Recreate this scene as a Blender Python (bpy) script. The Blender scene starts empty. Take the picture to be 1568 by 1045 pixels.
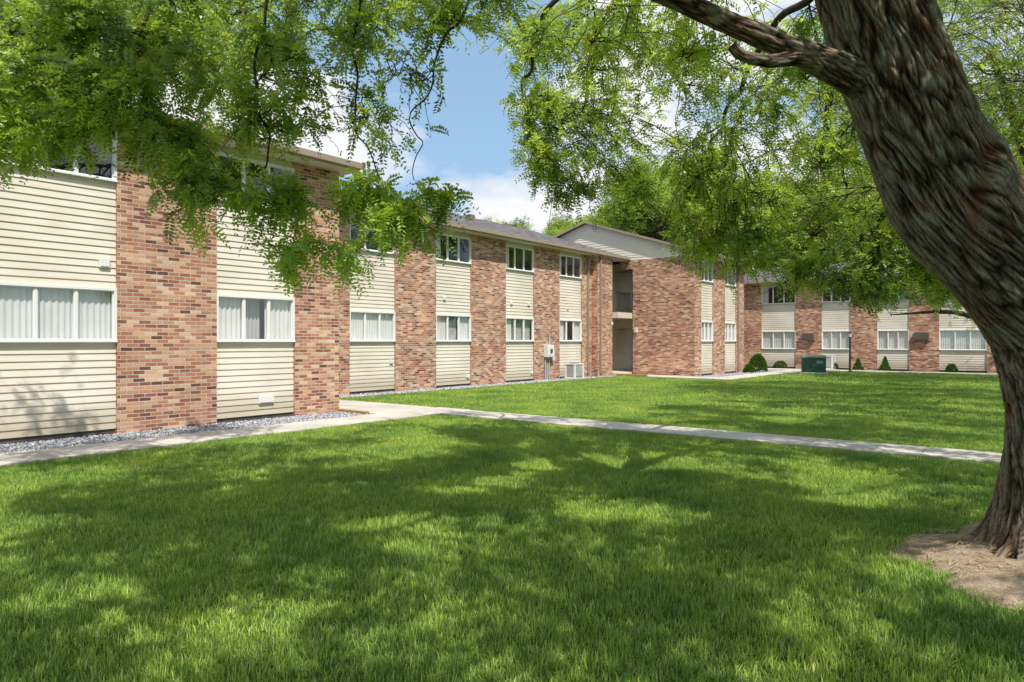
import bpy, math, random
import numpy as np
from mathutils import Vector, noise, Matrix
random.seed(7); RG=np.random.default_rng(7)
scene=bpy.context.scene
TH=math.radians(38); C=math.cos(TH); S=math.sin(TH)
def W(v,u,z=0.0): return (v*C+u*S, -v*S+u*C, z)

# ------------------------------------------------------------------ materials
def newmat(name):
    m=bpy.data.materials.new(name); m.use_nodes=True
    nt=m.node_tree; nt.nodes.clear()
    out=nt.nodes.new('ShaderNodeOutputMaterial')
    return m,nt,out
class N:
    def __init__(s,nt): s.nt=nt
    def __call__(s,t,**k):
        n=s.nt.nodes.new(t)
        for a,b in k.items():
            if a.startswith('_'): n.inputs[a[1:].replace('_',' ')].default_value=b
            else: setattr(n,a,b)
        return n
    def l(s,a,b): s.nt.links.new(a,b)
def ramp(n,stops,interp='LINEAR'):
    r=n('ShaderNodeValToRGB'); r.color_ramp.interpolation=interp
    e=r.color_ramp.elements
    while len(e)<len(stops): e.new(0.5)
    for i,(p,c) in enumerate(stops):
        e[i].position=p; e[i].color=(*c,1)
    return r
def mixc(n,a,b,fac,mode='MIX'):
    m=n('ShaderNodeMix',data_type='RGBA',blend_type=mode)
    for sock,val in ((0,fac),(6,a),(7,b)):
        if isinstance(val,bpy.types.NodeSocket): n.l(val,m.inputs[sock])
        elif isinstance(val,(int,float)): m.inputs[sock].default_value=val
        else: m.inputs[sock].default_value=(*val,1)
    return m.outputs[2]
def principled(n,out,color,rough=0.7,bump=None,bstr=0.5,bdist=0.01,spec=0.3,metal=0.0):
    p=n('ShaderNodeBsdfPrincipled')
    if isinstance(color,bpy.types.NodeSocket): n.l(color,p.inputs['Base Color'])
    else: p.inputs['Base Color'].default_value=(*color,1)
    if isinstance(rough,bpy.types.NodeSocket): n.l(rough,p.inputs['Roughness'])
    else: p.inputs['Roughness'].default_value=rough
    p.inputs['Specular IOR Level'].default_value=spec
    p.inputs['Metallic'].default_value=metal
    if bump is not None:
        b=n('ShaderNodeBump'); b.inputs['Strength'].default_value=bstr; b.inputs['Distance'].default_value=bdist
        n.l(bump,b.inputs['Height']); n.l(b.outputs[0],p.inputs['Normal'])
    n.l(p.outputs[0],out.inputs[0]); return p
def mat_plain(name,col,rough=0.6,var=0.12,scale=3.0,spec=0.3,metal=0.0):
    m,nt,out=newmat(name); n=N(nt)
    tc=n('ShaderNodeTexCoord'); no=n('ShaderNodeTexNoise'); no.inputs['Scale'].default_value=scale; no.inputs['Detail'].default_value=5
    n.l(tc.outputs['Object'],no.inputs['Vector'])
    a=tuple(c*(1-var) for c in col); b=tuple(min(1,c*(1+var)) for c in col)
    r=ramp(n,[(0.3,a),(0.7,b)]); n.l(no.outputs[0],r.inputs[0])
    principled(n,out,r.outputs[0],rough,no.outputs[0],0.15,0.005,spec,metal); return m
def mat_brick():
    m,nt,out=newmat('brick'); n=N(nt)
    uv=n('ShaderNodeUVMap'); br=n('ShaderNodeTexBrick')
    wob=n('ShaderNodeTexNoise',_Scale=9.0); n.l(uv.outputs[0],wob.inputs['Vector'])
    vm=n('ShaderNodeVectorMath',operation='MULTIPLY_ADD'); vm.inputs[1].default_value=(.012,.010,0); n.l(wob.outputs['Color'],vm.inputs[0]); n.l(uv.outputs[0],vm.inputs[2])
    n.l(vm.outputs[0],br.inputs['Vector'])
    for k,v in (('Scale',1.0),('Mortar Size',0.007),('Mortar Smooth',0.3),('Brick Width',0.205),('Row Height',0.068),('Bias',0.0)): br.inputs[k].default_value=v
    br.inputs['Color1'].default_value=(0,0,0,1); br.inputs['Color2'].default_value=(1,1,1,1); br.inputs['Mortar'].default_value=(.5,.5,.5,1)
    r=ramp(n,[(0.0,(.12,.06,.05)),(0.10,(.26,.105,.07)),(0.30,(.42,.175,.105)),(0.6,(.51,.255,.155)),(0.82,(.61,.36,.22)),(1.0,(.72,.52,.36))])
    n.l(br.outputs['Color'],r.inputs[0])
    n1=n('ShaderNodeTexNoise',_Scale=55.0,_Detail=3.0); n.l(uv.outputs[0],n1.inputs['Vector'])
    n2=n('ShaderNodeTexNoise',_Scale=0.9,_Detail=3.0); n.l(uv.outputs[0],n2.inputs['Vector'])
    r1=ramp(n,[(0.3,(.66,.66,.66)),(0.7,(1.28,1.28,1.28))]); n.l(n1.outputs[0],r1.inputs[0])
    r2=ramp(n,[(0.3,(.84,.82,.82)),(0.7,(1.14,1.14,1.14))]); n.l(n2.outputs[0],r2.inputs[0])
    c=mixc(n,r.outputs[0],r1.outputs[0],1.0,'MULTIPLY'); 
    c=mixc(n,c,(.60,.52,.45),br.outputs['Fac']); c=mixc(n,c,r2.outputs[0],1.0,'MULTIPLY')
    inv=n('ShaderNodeMath',operation='SUBTRACT'); inv.inputs[0].default_value=1.0; n.l(br.outputs['Fac'],inv.inputs[1])
    ad=n('ShaderNodeMath',operation='MULTIPLY_ADD'); n.l(n1.outputs[0],ad.inputs[0]); ad.inputs[1].default_value=0.7; n.l(inv.outputs[0],ad.inputs[2])
    principled(n,out,c,0.85,ad.outputs[0],0.8,0.010,0.2); return m
def mat_siding():
    m,nt,out=newmat('vinyl_siding'); n=N(nt)
    uv=n('ShaderNodeUVMap'); mp=n('ShaderNodeMapping'); mp.inputs['Scale'].default_value=(0.6,5,1); n.l(uv.outputs[0],mp.inputs[0])
    no=n('ShaderNodeTexNoise',_Scale=2.0,_Detail=6.0); n.l(mp.outputs[0],no.inputs['Vector'])
    n2=n('ShaderNodeTexNoise',_Scale=0.7,_Detail=4.0); n.l(uv.outputs[0],n2.inputs['Vector'])
    r=ramp(n,[(0.3,(.72,.65,.55)),(0.7,(.80,.735,.635))]); n.l(no.outputs[0],r.inputs[0])
    r2=ramp(n,[(0.35,(.88,.87,.85)),(0.65,(1.03,1.03,1.03))]); n.l(n2.outputs[0],r2.inputs[0])
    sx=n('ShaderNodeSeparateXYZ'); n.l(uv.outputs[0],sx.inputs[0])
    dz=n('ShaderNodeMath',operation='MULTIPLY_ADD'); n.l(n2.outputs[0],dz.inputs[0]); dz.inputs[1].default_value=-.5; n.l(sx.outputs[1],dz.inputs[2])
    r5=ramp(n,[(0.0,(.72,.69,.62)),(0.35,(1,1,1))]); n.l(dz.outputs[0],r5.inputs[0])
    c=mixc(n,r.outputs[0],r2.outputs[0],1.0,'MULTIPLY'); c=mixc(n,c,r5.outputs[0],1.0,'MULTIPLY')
    principled(n,out,c,0.5,no.outputs[0],0.1,0.003,0.3); return m
def mat_glass():
    m,nt,out=newmat('window_glass'); n=N(nt)
    g=n('ShaderNodeBsdfGlossy'); g.inputs['Roughness'].default_value=0.01; g.inputs['Color'].default_value=(.95,.97,1,1)
    t=n('ShaderNodeBsdfTransparent'); t.inputs[0].default_value=(.97,.98,.975,1)
    lw=n('ShaderNodeLayerWeight'); lw.inputs[0].default_value=.5
    pw=n('ShaderNodeMath',operation='POWER'); n.l(lw.outputs['Facing'],pw.inputs[0]); pw.inputs[1].default_value=3.5
    ad=n('ShaderNodeMath',operation='MULTIPLY_ADD'); n.l(pw.outputs[0],ad.inputs[0]); ad.inputs[1].default_value=.85; ad.inputs[2].default_value=0.12
    tc=n('ShaderNodeTexCoord'); no=n('ShaderNodeTexNoise',_Scale=1.2); n.l(tc.outputs['Object'],no.inputs[0]); b=n('ShaderNodeBump'); b.inputs['Strength'].default_value=.06; b.inputs['Distance'].default_value=.02
    n.l(no.outputs[0],b.inputs['Height']); n.l(b.outputs[0],g.inputs['Normal'])
    x=n('ShaderNodeMixShader'); n.l(ad.outputs[0],x.inputs[0]); n.l(t.outputs[0],x.inputs[1]); n.l(g.outputs[0],x.inputs[2]); n.l(x.outputs[0],out.inputs[0]); return m
def mat_leaf(name,dark,light,trans=0.45,gloss=.05,attr='rnd'):
    m,nt,out=newmat(name); n=N(nt)
    at=n('ShaderNodeAttribute',attribute_name=attr)
    r=ramp(n,[(0.0,dark),(1.0,light)]); n.l(at.outputs['Fac'],r.inputs[0])
    p=n('ShaderNodeBsdfDiffuse'); n.l(r.outputs[0],p.inputs[0])
    t=n('ShaderNodeBsdfTranslucent'); tc=mixc(n,r.outputs[0],(1.8,1.5,0.75),1.0,'MULTIPLY'); n.l(tc,t.inputs[0])
    x=n('ShaderNodeMixShader'); x.inputs[0].default_value=trans; n.l(p.outputs[0],x.inputs[1]); n.l(t.outputs[0],x.inputs[2])
    if gloss>0:
        g=n('ShaderNodeBsdfGlossy'); g.inputs['Roughness'].default_value=.4; x2=n('ShaderNodeMixShader'); x2.inputs[0].default_value=gloss
        n.l(x.outputs[0],x2.inputs[1]); n.l(g.outputs[0],x2.inputs[2]); x=x2
    n.l(x.outputs[0],out.inputs[0]); return m
def mat_grassblade():
    m,nt,out=newmat('grass_blades'); n=N(nt)
    at=n('ShaderNodeAttribute',attribute_name='rnd'); geo=n('ShaderNodeNewGeometry')
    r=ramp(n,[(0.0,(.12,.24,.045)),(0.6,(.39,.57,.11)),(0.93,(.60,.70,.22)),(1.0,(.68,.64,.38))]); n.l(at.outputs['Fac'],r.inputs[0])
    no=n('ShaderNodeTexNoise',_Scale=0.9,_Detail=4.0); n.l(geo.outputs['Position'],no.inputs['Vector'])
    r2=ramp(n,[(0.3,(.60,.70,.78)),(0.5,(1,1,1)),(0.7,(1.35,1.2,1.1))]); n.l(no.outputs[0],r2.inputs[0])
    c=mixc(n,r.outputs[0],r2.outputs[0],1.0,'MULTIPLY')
    p=n('ShaderNodeBsdfDiffuse'); n.l(c,p.inputs[0])
    t=n('ShaderNodeBsdfTranslucent'); n.l(c,t.inputs[0])
    x=n('ShaderNodeMixShader'); x.inputs[0].default_value=0.35; n.l(p.outputs[0],x.inputs[1]); n.l(t.outputs[0],x.inputs[2]); n.l(x.outputs[0],out.inputs[0]); return m
def mat_ground():
    m,nt,out=newmat('lawn_ground'); n=N(nt)
    geo=n('ShaderNodeNewGeometry')
    no=n('ShaderNodeTexNoise',_Scale=0.5,_Detail=6.0); n.l(geo.outputs['Position'],no.inputs['Vector'])
    nf=n('ShaderNodeTexNoise',_Scale=45.0,_Detail=2.0); n.l(geo.outputs['Position'],nf.inputs['Vector'])
    r=ramp(n,[(0.3,(.07,.12,.028)),(0.7,(.13,.20,.045))]); n.l(no.outputs[0],r.inputs[0])
    r2=ramp(n,[(0.3,(.5,.5,.5)),(0.7,(1.3,1.3,1.2))]); n.l(nf.outputs[0],r2.inputs[0])
    d=n('ShaderNodeBsdfDiffuse'); n.l(mixc(n,r.outputs[0],r2.outputs[0],1.0,'MULTIPLY'),d.inputs[0]); n.l(d.outputs[0],out.inputs[0]); return m
def mat_concrete():
    m,nt,out=newmat('concrete'); n=N(nt)
    geo=n('ShaderNodeNewGeometry')
    a=n('ShaderNodeTexNoise',_Scale=1.3,_Detail=8.0); n.l(geo.outputs['Position'],a.inputs['Vector'])
    b=n('ShaderNodeTexNoise',_Scale=90.0,_Detail=3.0); n.l(geo.outputs['Position'],b.inputs['Vector'])
    r=ramp(n,[(0.3,(.47,.43,.38)),(0.7,(.66,.61,.54))]); n.l(a.outputs[0],r.inputs[0])
    r2=ramp(n,[(0.3,(.8,.8,.8)),(0.7,(1.12,1.12,1.12))]); n.l(b.outputs[0],r2.inputs[0])
    principled(n,out,mixc(n,r.outputs[0],r2.outputs[0],1.0,'MULTIPLY'),0.9,b.outputs[0],0.4,0.004,0.15); return m
def mat_gravel():
    m,nt,out=newmat('gravel_stone'); n=N(nt)
    at=n('ShaderNodeAttribute',attribute_name='rnd')
    r=ramp(n,[(0.0,(.16,.16,.18)),(0.5,(.36,.36,.39)),(1.0,(.62,.61,.62))]); n.l(at.outputs['Fac'],r.inputs[0])
    principled(n,out,r.outputs[0],0.85,None); return m
def mat_dirt(name,c0,c1,sc=6.0):
    m,nt,out=newmat(name); n=N(nt)
    geo=n('ShaderNodeNewGeometry')
    a=n('ShaderNodeTexNoise',_Scale=sc,_Detail=9.0); a.inputs['Roughness'].default_value=.7; n.l(geo.outputs['Position'],a.inputs['Vector'])
    v=n('ShaderNodeTexVoronoi',_Scale=55.0); n.l(geo.outputs['Position'],v.inputs['Vector'])
    r=ramp(n,[(0.3,c0),(0.7,c1)]); n.l(a.outputs[0],r.inputs[0])
    r2=ramp(n,[(0.0,(1.25,1.2,1.15)),(0.6,(.7,.7,.7))]); n.l(v.outputs[0],r2.inputs[0])
    principled(n,out,mixc(n,r.outputs[0],r2.outputs[0],1.0,'MULTIPLY'),0.95,a.outputs[0],0.8,0.03,0.1); return m
def mat_bark(hi=False):
    m,nt,out=newmat('bark_detail' if hi else 'bark'); n=N(nt)
    uv=n('ShaderNodeUVMap'); mp=n('ShaderNodeMapping'); mp.inputs['Scale'].default_value=(1,0.13,1); n.l(uv.outputs[0],mp.inputs[0])
    geo=n('ShaderNodeNewGeometry')
    v=n('ShaderNodeTexNoise',_Scale=60.0,_Detail=5.0); v.inputs['Distortion'].default_value=.3; n.l(mp.outputs[0],v.inputs['Vector'])
    big=n('ShaderNodeTexNoise',_Scale=5.0,_Detail=8.0); big.inputs['Roughness'].default_value=.68; n.l(geo.outputs['Position'],big.inputs['Vector'])
    fine=n('ShaderNodeTexNoise',_Scale=150.0,_Detail=3.0); n.l(geo.outputs['Position'],fine.inputs['Vector'])
    if hi:
        at=n('ShaderNodeAttribute',attribute_name='crev')
        ad=n('ShaderNodeMath',operation='MULTIPLY_ADD'); n.l(v.outputs[0],ad.inputs[0]); ad.inputs[1].default_value=1.0
        sb=n('ShaderNodeMath',operation='SUBTRACT'); n.l(at.outputs['Fac'],sb.inputs[0]); sb.inputs[1].default_value=0.5; n.l(sb.outputs[0],ad.inputs[2])
        f=ad.outputs[0]
        r=ramp(n,[(0.12,(.014,.009,.007)),(0.42,(.085,.058,.042)),(0.70,(.19,.148,.115)),(1.0,(.33,.28,.225))])
    else:
        f=v.outputs[0]; r=ramp(n,[(0.3,(.03,.022,.017)),(0.7,(.14,.11,.085))])
    n.l(f,r.inputs[0])
    lr=ramp(n,[(0.50,(0,0,0)),(0.60,(1,1,1))]); n.l(big.outputs[0],lr.inputs[0])
    lf=n('ShaderNodeMath',operation='MULTIPLY'); n.l(lr.outputs[0],lf.inputs[0]); lf.inputs[1].default_value=0.5 if hi else .2
    if hi:
        lf2=n('ShaderNodeMath',operation='MULTIPLY'); n.l(lf.outputs[0],lf2.inputs[0]); n.l(at.outputs['Fac'],lf2.inputs[1]); lf=lf2
    c=mixc(n,r.outputs[0],(.23,.255,.19),lf.outputs[0])
    r4=ramp(n,[(0.30,(1.3,.85,.62)),(0.48,(1,1,1))]); n.l(big.outputs[0],r4.inputs[0]); c=mixc(n,c,r4.outputs[0],1.0,'MULTIPLY')
    r3=ramp(n,[(0.3,(.65,.65,.65)),(0.7,(1.35,1.35,1.35))]); n.l(fine.outputs[0],r3.inputs[0])
    c=mixc(n,c,r3.outputs[0],1.0,'MULTIPLY')
    if hi:
        at2=n('ShaderNodeAttribute',attribute_name='scar')
        c=mixc(n,c,(.20,.085,.045),at2.outputs['Fac'])
    hb=n('ShaderNodeMath',operation='MULTIPLY_ADD'); n.l(fine.outputs[0],hb.inputs[0]); hb.inputs[1].default_value=.4; n.l(v.outputs[0],hb.inputs[2])
    principled(n,out,c,0.92,hb.outputs[0],1.0,0.02,0.1); return m
def mat_shingle():
    m,nt,out=newmat('shingles'); n=N(nt)
    uv=n('ShaderNodeUVMap'); br=n('ShaderNodeTexBrick'); n.l(uv.outputs[0],br.inputs['Vector'])
    for k,v in (('Scale',1.0),('Mortar Size',0.012),('Brick Width',0.3),('Row Height',0.16)): br.inputs[k].default_value=v
    br.inputs['Color1'].default_value=(.10,.095,.10,1); br.inputs['Color2'].default_value=(.23,.215,.22,1); br.inputs['Mortar'].default_value=(.03,.03,.03,1)
    no=n('ShaderNodeTexNoise',_Scale=80.0); n.l(uv.outputs[0],no.inputs[0]); r=ramp(n,[(0.3,(.7,.7,.7)),(.7,(1.3,1.3,1.3))]); n.l(no.outputs[0],r.inputs[0])
    principled(n,out,mixc(n,br.outputs[0],r.outputs[0],1.0,'MULTIPLY'),0.95,no.outputs[0],0.5,0.01,.05); return m
M=dict(brick=mat_brick(),siding=mat_siding(),glass=mat_glass(),frame=mat_plain('white_vinyl',(.8,.8,.79),.4,.03),
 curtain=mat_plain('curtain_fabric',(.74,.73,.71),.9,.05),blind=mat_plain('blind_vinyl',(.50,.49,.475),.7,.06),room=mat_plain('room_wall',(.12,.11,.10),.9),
 roof=mat_shingle(),trim=mat_plain('tan_trim',(.33,.26,.20),.5,.08),soffit=mat_plain('soffit',(.62,.56,.46),.6,.05),found=mat_plain('foundation_concrete',(.10,.09,.085),.9,.25,6),
 concrete=mat_concrete(),gravel=mat_gravel(),metal=mat_plain('black_iron',(.03,.03,.03),.5),white=mat_plain('white_painted_metal',(.75,.75,.73),.4,.05),
 grille=mat_plain('dark_grille',(.09,.09,.09),.6),green=mat_plain('green_painted_metal',(.035,.085,.06),.45,.12),greylid=mat_plain('grey_green_metal',(.24,.30,.27),.5),
 door=mat_plain('door_paint',(.45,.44,.42),.5),timber=mat_plain('timber',(.36,.24,.10),.8,.3,8),acbox=mat_plain('ac_bronze',(.22,.17,.14),.5),pvc=mat_plain('grey_conduit',(.45,.46,.47),.5),
 lgravel=mat_dirt('gravel_bed',(.13,.13,.14),(.36,.36,.38),20.0),dirt=mat_dirt('bare_soil',(.24,.165,.11),(.60,.48,.36),5.0),mulch=mat_dirt('planting_bed',(.05,.035,.02),(.14,.09,.05),9.0))
M['bark']=mat_bark(); M['barkhi']=mat_bark(True); M['blade']=mat_grassblade(); M['ground']=mat_ground()
M['leaf']=mat_leaf('locust_leaves',(.07,.16,.035),(.44,.62,.12),.5)
M['leaf2']=mat_leaf('distant_leaves',(.13,.23,.055),(.42,.56,.15),.45,0)
M['shrub']=mat_leaf('shrub_leaves',(.03,.09,.015),(.12,.24,.04),.25,0)
M['clipping']=mat_plain('dry_straw',(.50,.38,.22),.9,.2)

# ------------------------------------------------------------------ mesh helpers
def link(o,parent=None):
    scene.collection.objects.link(o)
    if parent: o.parent=parent
    return o
def empty(name,loc=(0,0,0),rz=0.0):
    e=bpy.data.objects.new(name,None); e.empty_display_size=.5; e.location=loc; e.rotation_euler=(0,0,rz); return link(e)
def np_mesh(name,V,F,mat,attrs=None,smooth=False,uv=None):
    V=np.asarray(V,dtype=np.float32); F=np.asarray(F,dtype=np.int32); k=F.shape[1]
    me=bpy.data.meshes.new(name); me.vertices.add(len(V)); me.vertices.foreach_set('co',V.ravel())
    me.loops.add(F.size); me.loops.foreach_set('vertex_index',F.ravel())
    me.polygons.add(len(F)); me.polygons.foreach_set('loop_start',np.arange(0,F.size,k,dtype=np.int32))
    if smooth: me.polygons.foreach_set('use_smooth',np.ones(len(F),dtype=bool))
    me.update(calc_edges=True)
    for a,d in (attrs or {}).items():
        at=me.attributes.new(a,'FLOAT','POINT'); at.data.foreach_set('value',np.asarray(d,dtype=np.float32).ravel())
    if uv is not None:
        l=me.uv_layers.new(name='UVMap'); l.data.foreach_set('uv',np.asarray(uv,dtype=np.float32)[F.ravel()].ravel())
    me.materials.append(mat); return me
class MB:
    def __init__(s): s.v=[];s.f=[];s.uv=[]
    def face(s,p,uv=None):
        b=len(s.v); s.v+=[tuple(q) for q in p]; s.f.append(tuple(range(b,b+len(p))))
        if uv is None: uv=[(q[0]+q[1],q[2]) for q in p]
        s.uv+=list(uv)
    def box(s,fr,s0,s1,o0,o1,z0,z1):
        P=lambda a,b,c: fr(a,b,c)
        s.face([P(s0,o1,z0),P(s1,o1,z0),P(s1,o1,z1),P(s0,o1,z1)],[(s0,z0),(s1,z0),(s1,z1),(s0,z1)])
        s.face([P(s1,o0,z0),P(s0,o0,z0),P(s0,o0,z1),P(s1,o0,z1)],[(s1,z0),(s0,z0),(s0,z1),(s1,z1)])
        s.face([P(s0,o0,z0),P(s0,o1,z0),P(s0,o1,z1),P(s0,o0,z1)],[(o0,z0),(o1,z0),(o1,z1),(o0,z1)])
        s.face([P(s1,o1,z0),P(s1,o0,z0),P(s1,o0,z1),P(s1,o1,z1)],[(o1,z0),(o0,z0),(o0,z1),(o1,z1)])
        s.face([P(s0,o1,z1),P(s1,o1,z1),P(s1,o0,z1),P(s0,o0,z1)],[(s0,o1),(s1,o1),(s1,o0),(s0,o0)])
        s.face([P(s0,o0,z0),P(s1,o0,z0),P(s1,o1,z0),P(s0,o1,z0)],[(s0,o0),(s1,o0),(s1,o1),(s0,o1)])
    def cyl(s,c,r0,r1,z0,z1,n=16):
        a=[2*math.pi*i/n for i in range(n)]
        b=[(c[0]+r0*math.cos(t),c[1]+r0*math.sin(t),z0) for t in a]; t_=[(c[0]+r1*math.cos(t),c[1]+r1*math.sin(t),z1) for t in a]
        for i in range(n):
            j=(i+1)%n; s.face([b[i],b[j],t_[j],t_[i]])
        s.face(t_); s.face(b[::-1])
    def obj(s,name,mat,parent=None,bevel=0.0,smooth=False):
        me=bpy.data.meshes.new(name); me.from_pydata(s.v,[],s.f)
        l=me.uv_layers.new(name='UVMap'); l.data.foreach_set('uv',np.array(s.uv,dtype=np.float32).ravel())
        me.materials.append(mat); o=bpy.data.objects.new(name,me); link(o,parent)
        if bevel>0:
            import bmesh
            bm=bmesh.new(); bm.from_mesh(me); bmesh.ops.remove_doubles(bm,verts=bm.verts,dist=1e-5); bm.to_mesh(me); bm.free()
            b=o.modifiers.new('bevel','BEVEL'); b.width=bevel; b.segments=2; b.limit_method='ANGLE'
        return o
ID=lambda s,o,z:(s,o,z)
def frPV(D): return lambda s,o,z:(D+o,s,z)
def frNU(D): return lambda s,o,z:(s,D-o,z)
class Building:
    def __init__(s,name): s.e=empty(name,(0,0,0),-TH); s.p={}; s.bright=False
    def __getitem__(s,k):
        if k not in s.p: s.p[k]=MB()
        return s.p[k]
    def done(s,mats):
        for k,m in s.p.items(): m.obj(k,M[mats[k]],s.e)
def siding(B,fr,s0,s1,z0,z1,ob=-.07,key='siding'):
    z=z0; h=.118; m=B[key]
    while z<z1-.005:
        zt=min(z+h,z1)
        m.face([fr(s0,ob+.022,z),fr(s1,ob+.022,z),fr(s1,ob+.004,zt),fr(s0,ob+.004,zt)],[(s0,z),(s1,z),(s1,zt),(s0,zt)])
        m.face([fr(s0,ob,z),fr(s1,ob,z),fr(s1,ob+.022,z),fr(s0,ob+.022,z)],[(s0,z),(s1,z),(s1,z),(s0,z)])
        z=zt
def window(B,fr,s0,s1,z0,z1,upper,npan=3,o=-.05):
    f=B['window_frames']; t=.042; mw=.018
    f.box(fr,s0,s1,o-.06,o+.045,z0,z0+t); f.box(fr,s0,s1,o-.06,o+.045,z1-t,z1)
    f.box(fr,s0,s0+t,o-.06,o+.043,z0+t,z1-t); f.box(fr,s1-t,s1,o-.06,o+.043,z0+t,z1-t)
    f.box(fr,s0-.0,s1,o+.045,o+.07,z0,z0+.025)
    w=(s1-s0-2*t)
    cuts=[s0+t+w*i/npan for i in range(npan+1)]
    for c in cuts[1:-1]: f.box(fr,c-mw,c+mw,o-.05,o+.02,z0+t,z1-t)
    for i in range(npan):
        a,b=cuts[i]+(mw if i else 0),cuts[i+1]-(mw if i<npan-1 else 0)
        tt=.016
        for q in ((a,b,z0+t,z0+t+tt),(a,b,z1-t-tt,z1-t)): f.box(fr,q[0],q[1],o-.035,o+.01,q[2],q[3])
        for q in ((a,a+tt),(b-tt,b)): f.box(fr,q[0],q[1],o-.035,o+.009,z0+t+tt,z1-t-tt)
        oo=o-.012-(0.012 if i%2 else 0)
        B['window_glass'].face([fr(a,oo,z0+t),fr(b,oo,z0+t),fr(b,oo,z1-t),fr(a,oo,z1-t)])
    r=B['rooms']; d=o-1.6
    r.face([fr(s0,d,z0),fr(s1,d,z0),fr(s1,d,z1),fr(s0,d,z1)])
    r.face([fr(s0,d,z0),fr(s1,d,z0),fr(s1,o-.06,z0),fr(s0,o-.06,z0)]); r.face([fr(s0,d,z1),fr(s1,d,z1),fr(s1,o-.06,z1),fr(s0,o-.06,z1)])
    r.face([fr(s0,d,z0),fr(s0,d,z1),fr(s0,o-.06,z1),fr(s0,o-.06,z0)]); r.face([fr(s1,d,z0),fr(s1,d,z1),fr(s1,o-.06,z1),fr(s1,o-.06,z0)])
    rr=random.random()
    def drape(a,b,zt=z1,zb=z0+.03,amp=.014,k='curtains',wl=.10,ph=0.0,dep=.085):
        n=max(4,int((b-a)/.012)); m=B[k]; dd=o-dep
        pts=[(a+(b-a)*i/n, dd+amp*math.sin(2*math.pi*((b-a)*i/n)/wl+ph+.8*math.sin(i*.13))) for i in range(n+1)]
        for i in range(n):
            (x0,y0),(x1,y1)=pts[i],pts[i+1]; m.face([fr(x0,y0,zb),fr(x1,y1,zb),fr(x1,y1,zt),fr(x0,y0,zt)])
    if not upper:
        if B.bright: rr=.5 if rr<.6 else rr
        if rr<.35:
            a=random.uniform(.30,.40); b=random.uniform(.30,.40)
            drape(s0+.02,s0+w*a); drape(s1-w*b,s1-.02); drape(s0+w*(a-.04),s1-w*(b+random.choice((.02,.02,.15))),amp=.016,wl=.085,k='blinds',dep=.19)
        elif rr<.65: drape(s0+.02,s1-.02,wl=.09,amp=.010)
        elif rr<.85: drape(s0+.02,s0+w*.68); drape(s1-w*.24,s1-.02)
        else: drape(s0+.02,s0+w*.3); drape(s0+w*.36,s1-.02,amp=.014,wl=.085,k='blinds',dep=.16)
    else:
        if rr<.35: drape(s0+.02,s0+w*.2)
        elif rr<.55: drape(s1-w*.25,s1-.02,k='blinds',amp=.008)
        elif rr<.7: drape(s0+.02,s1-.02,zt=z1,zb=z1-.30,amp=.003,k='blinds')
def facade(B,fr,bays,ztop,sill,wh,storey):
    for t,a,b in bays:
        if t=='b': B['brick_walls'].box(fr,a,b,-.3,0,0,ztop)
        else:
            B['foundation'].box(fr,a,b,-.3,-.075,0,.10)
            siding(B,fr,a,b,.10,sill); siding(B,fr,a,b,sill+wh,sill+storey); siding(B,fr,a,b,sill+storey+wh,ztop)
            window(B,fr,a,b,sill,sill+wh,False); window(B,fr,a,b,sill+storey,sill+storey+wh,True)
def roof(B,fr,s0,s1,depth,over,ze,sl,send=.25,gable='gable_siding'):
    h=depth/2+over; zr=ze+h*sl; R=B['roof']; t=.10
    a,b=s0-send,s1+send; oR=-depth/2
    for sg in (1,-1):
        oe=oR+sg*h; L=math.hypot(h,zr-ze)
        R.face([fr(a,oe,ze),fr(b,oe,ze),fr(b,oR,zr),fr(a,oR,zr)],[(a,0),(b,0),(b,L),(a,L)])
        R.face([fr(a,oe,ze-t),fr(b,oe,ze-t),fr(b,oR,zr-t),fr(a,oR,zr-t)],[(a,0),(b,0),(b,L),(a,L)])
        for s in (a,b): B['fascia'].face([fr(s,oe,ze-t),fr(s,oR,zr-t),fr(s,oR,zr+.001),fr(s,oe,ze+.001)])
        B['gutters'].box(fr,a,b,oe if sg>0 else oe-.11,oe+.11 if sg>0 else oe,ze-.13,ze-.005)
        B['soffit'].box(fr,a,b,min(oe,oe-sg*(over+.32)),max(oe,oe-sg*(over+.32)),ze-.17,ze-.14)
        B['fascia'].box(fr,a,b,min(oe,oe-sg*.02)-.0,max(oe,oe-sg*.02),ze-.14,ze-.01)
    for s,sgn in ((s0,-1),(s1,1)):
        m=B[gable]; z=ze-.14
        while z<zr-.12:
            z2=min(z+.118,zr-.1); w1=(zr-t-z)/sl; w2=(zr-t-z2)/sl
            w1=min(w1,depth/2+.0); w2=min(w2,depth/2)
            m.face([fr(s+sgn*.02,oR-w1,z),fr(s+sgn*.02,oR+w1,z),fr(s+sgn*.004,oR+w2,z2),fr(s+sgn*.004,oR-w2,z2)],[(oR-w1,z),(oR+w1,z),(oR+w2,z2),(oR-w2,z2)])
            m.face([fr(s,oR-w1,z),fr(s,oR+w1,z),fr(s+sgn*.02,oR+w1,z),fr(s+sgn*.02,oR-w1,z)])
            z=z2
MATS=dict(brick_walls='brick',siding='siding',gable_siding='siding',foundation='found',window_frames='frame',window_glass='glass',rooms='room',curtains='curtain',blinds='blind',
 roof='roof',fascia='trim',gutters='trim',soffit='soffit',balcony_slab='soffit',entry_walls='soffit',railing='metal',doors='door',downspouts='trim',vents='white',ac_sleeves='acbox',ac_grilles='grille',porch_lights='white',roof_vents='acbox')
ZT=5.40; ZE=5.55; SILL=1.58; WH=.92; ST=2.74; SL=.32
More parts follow.
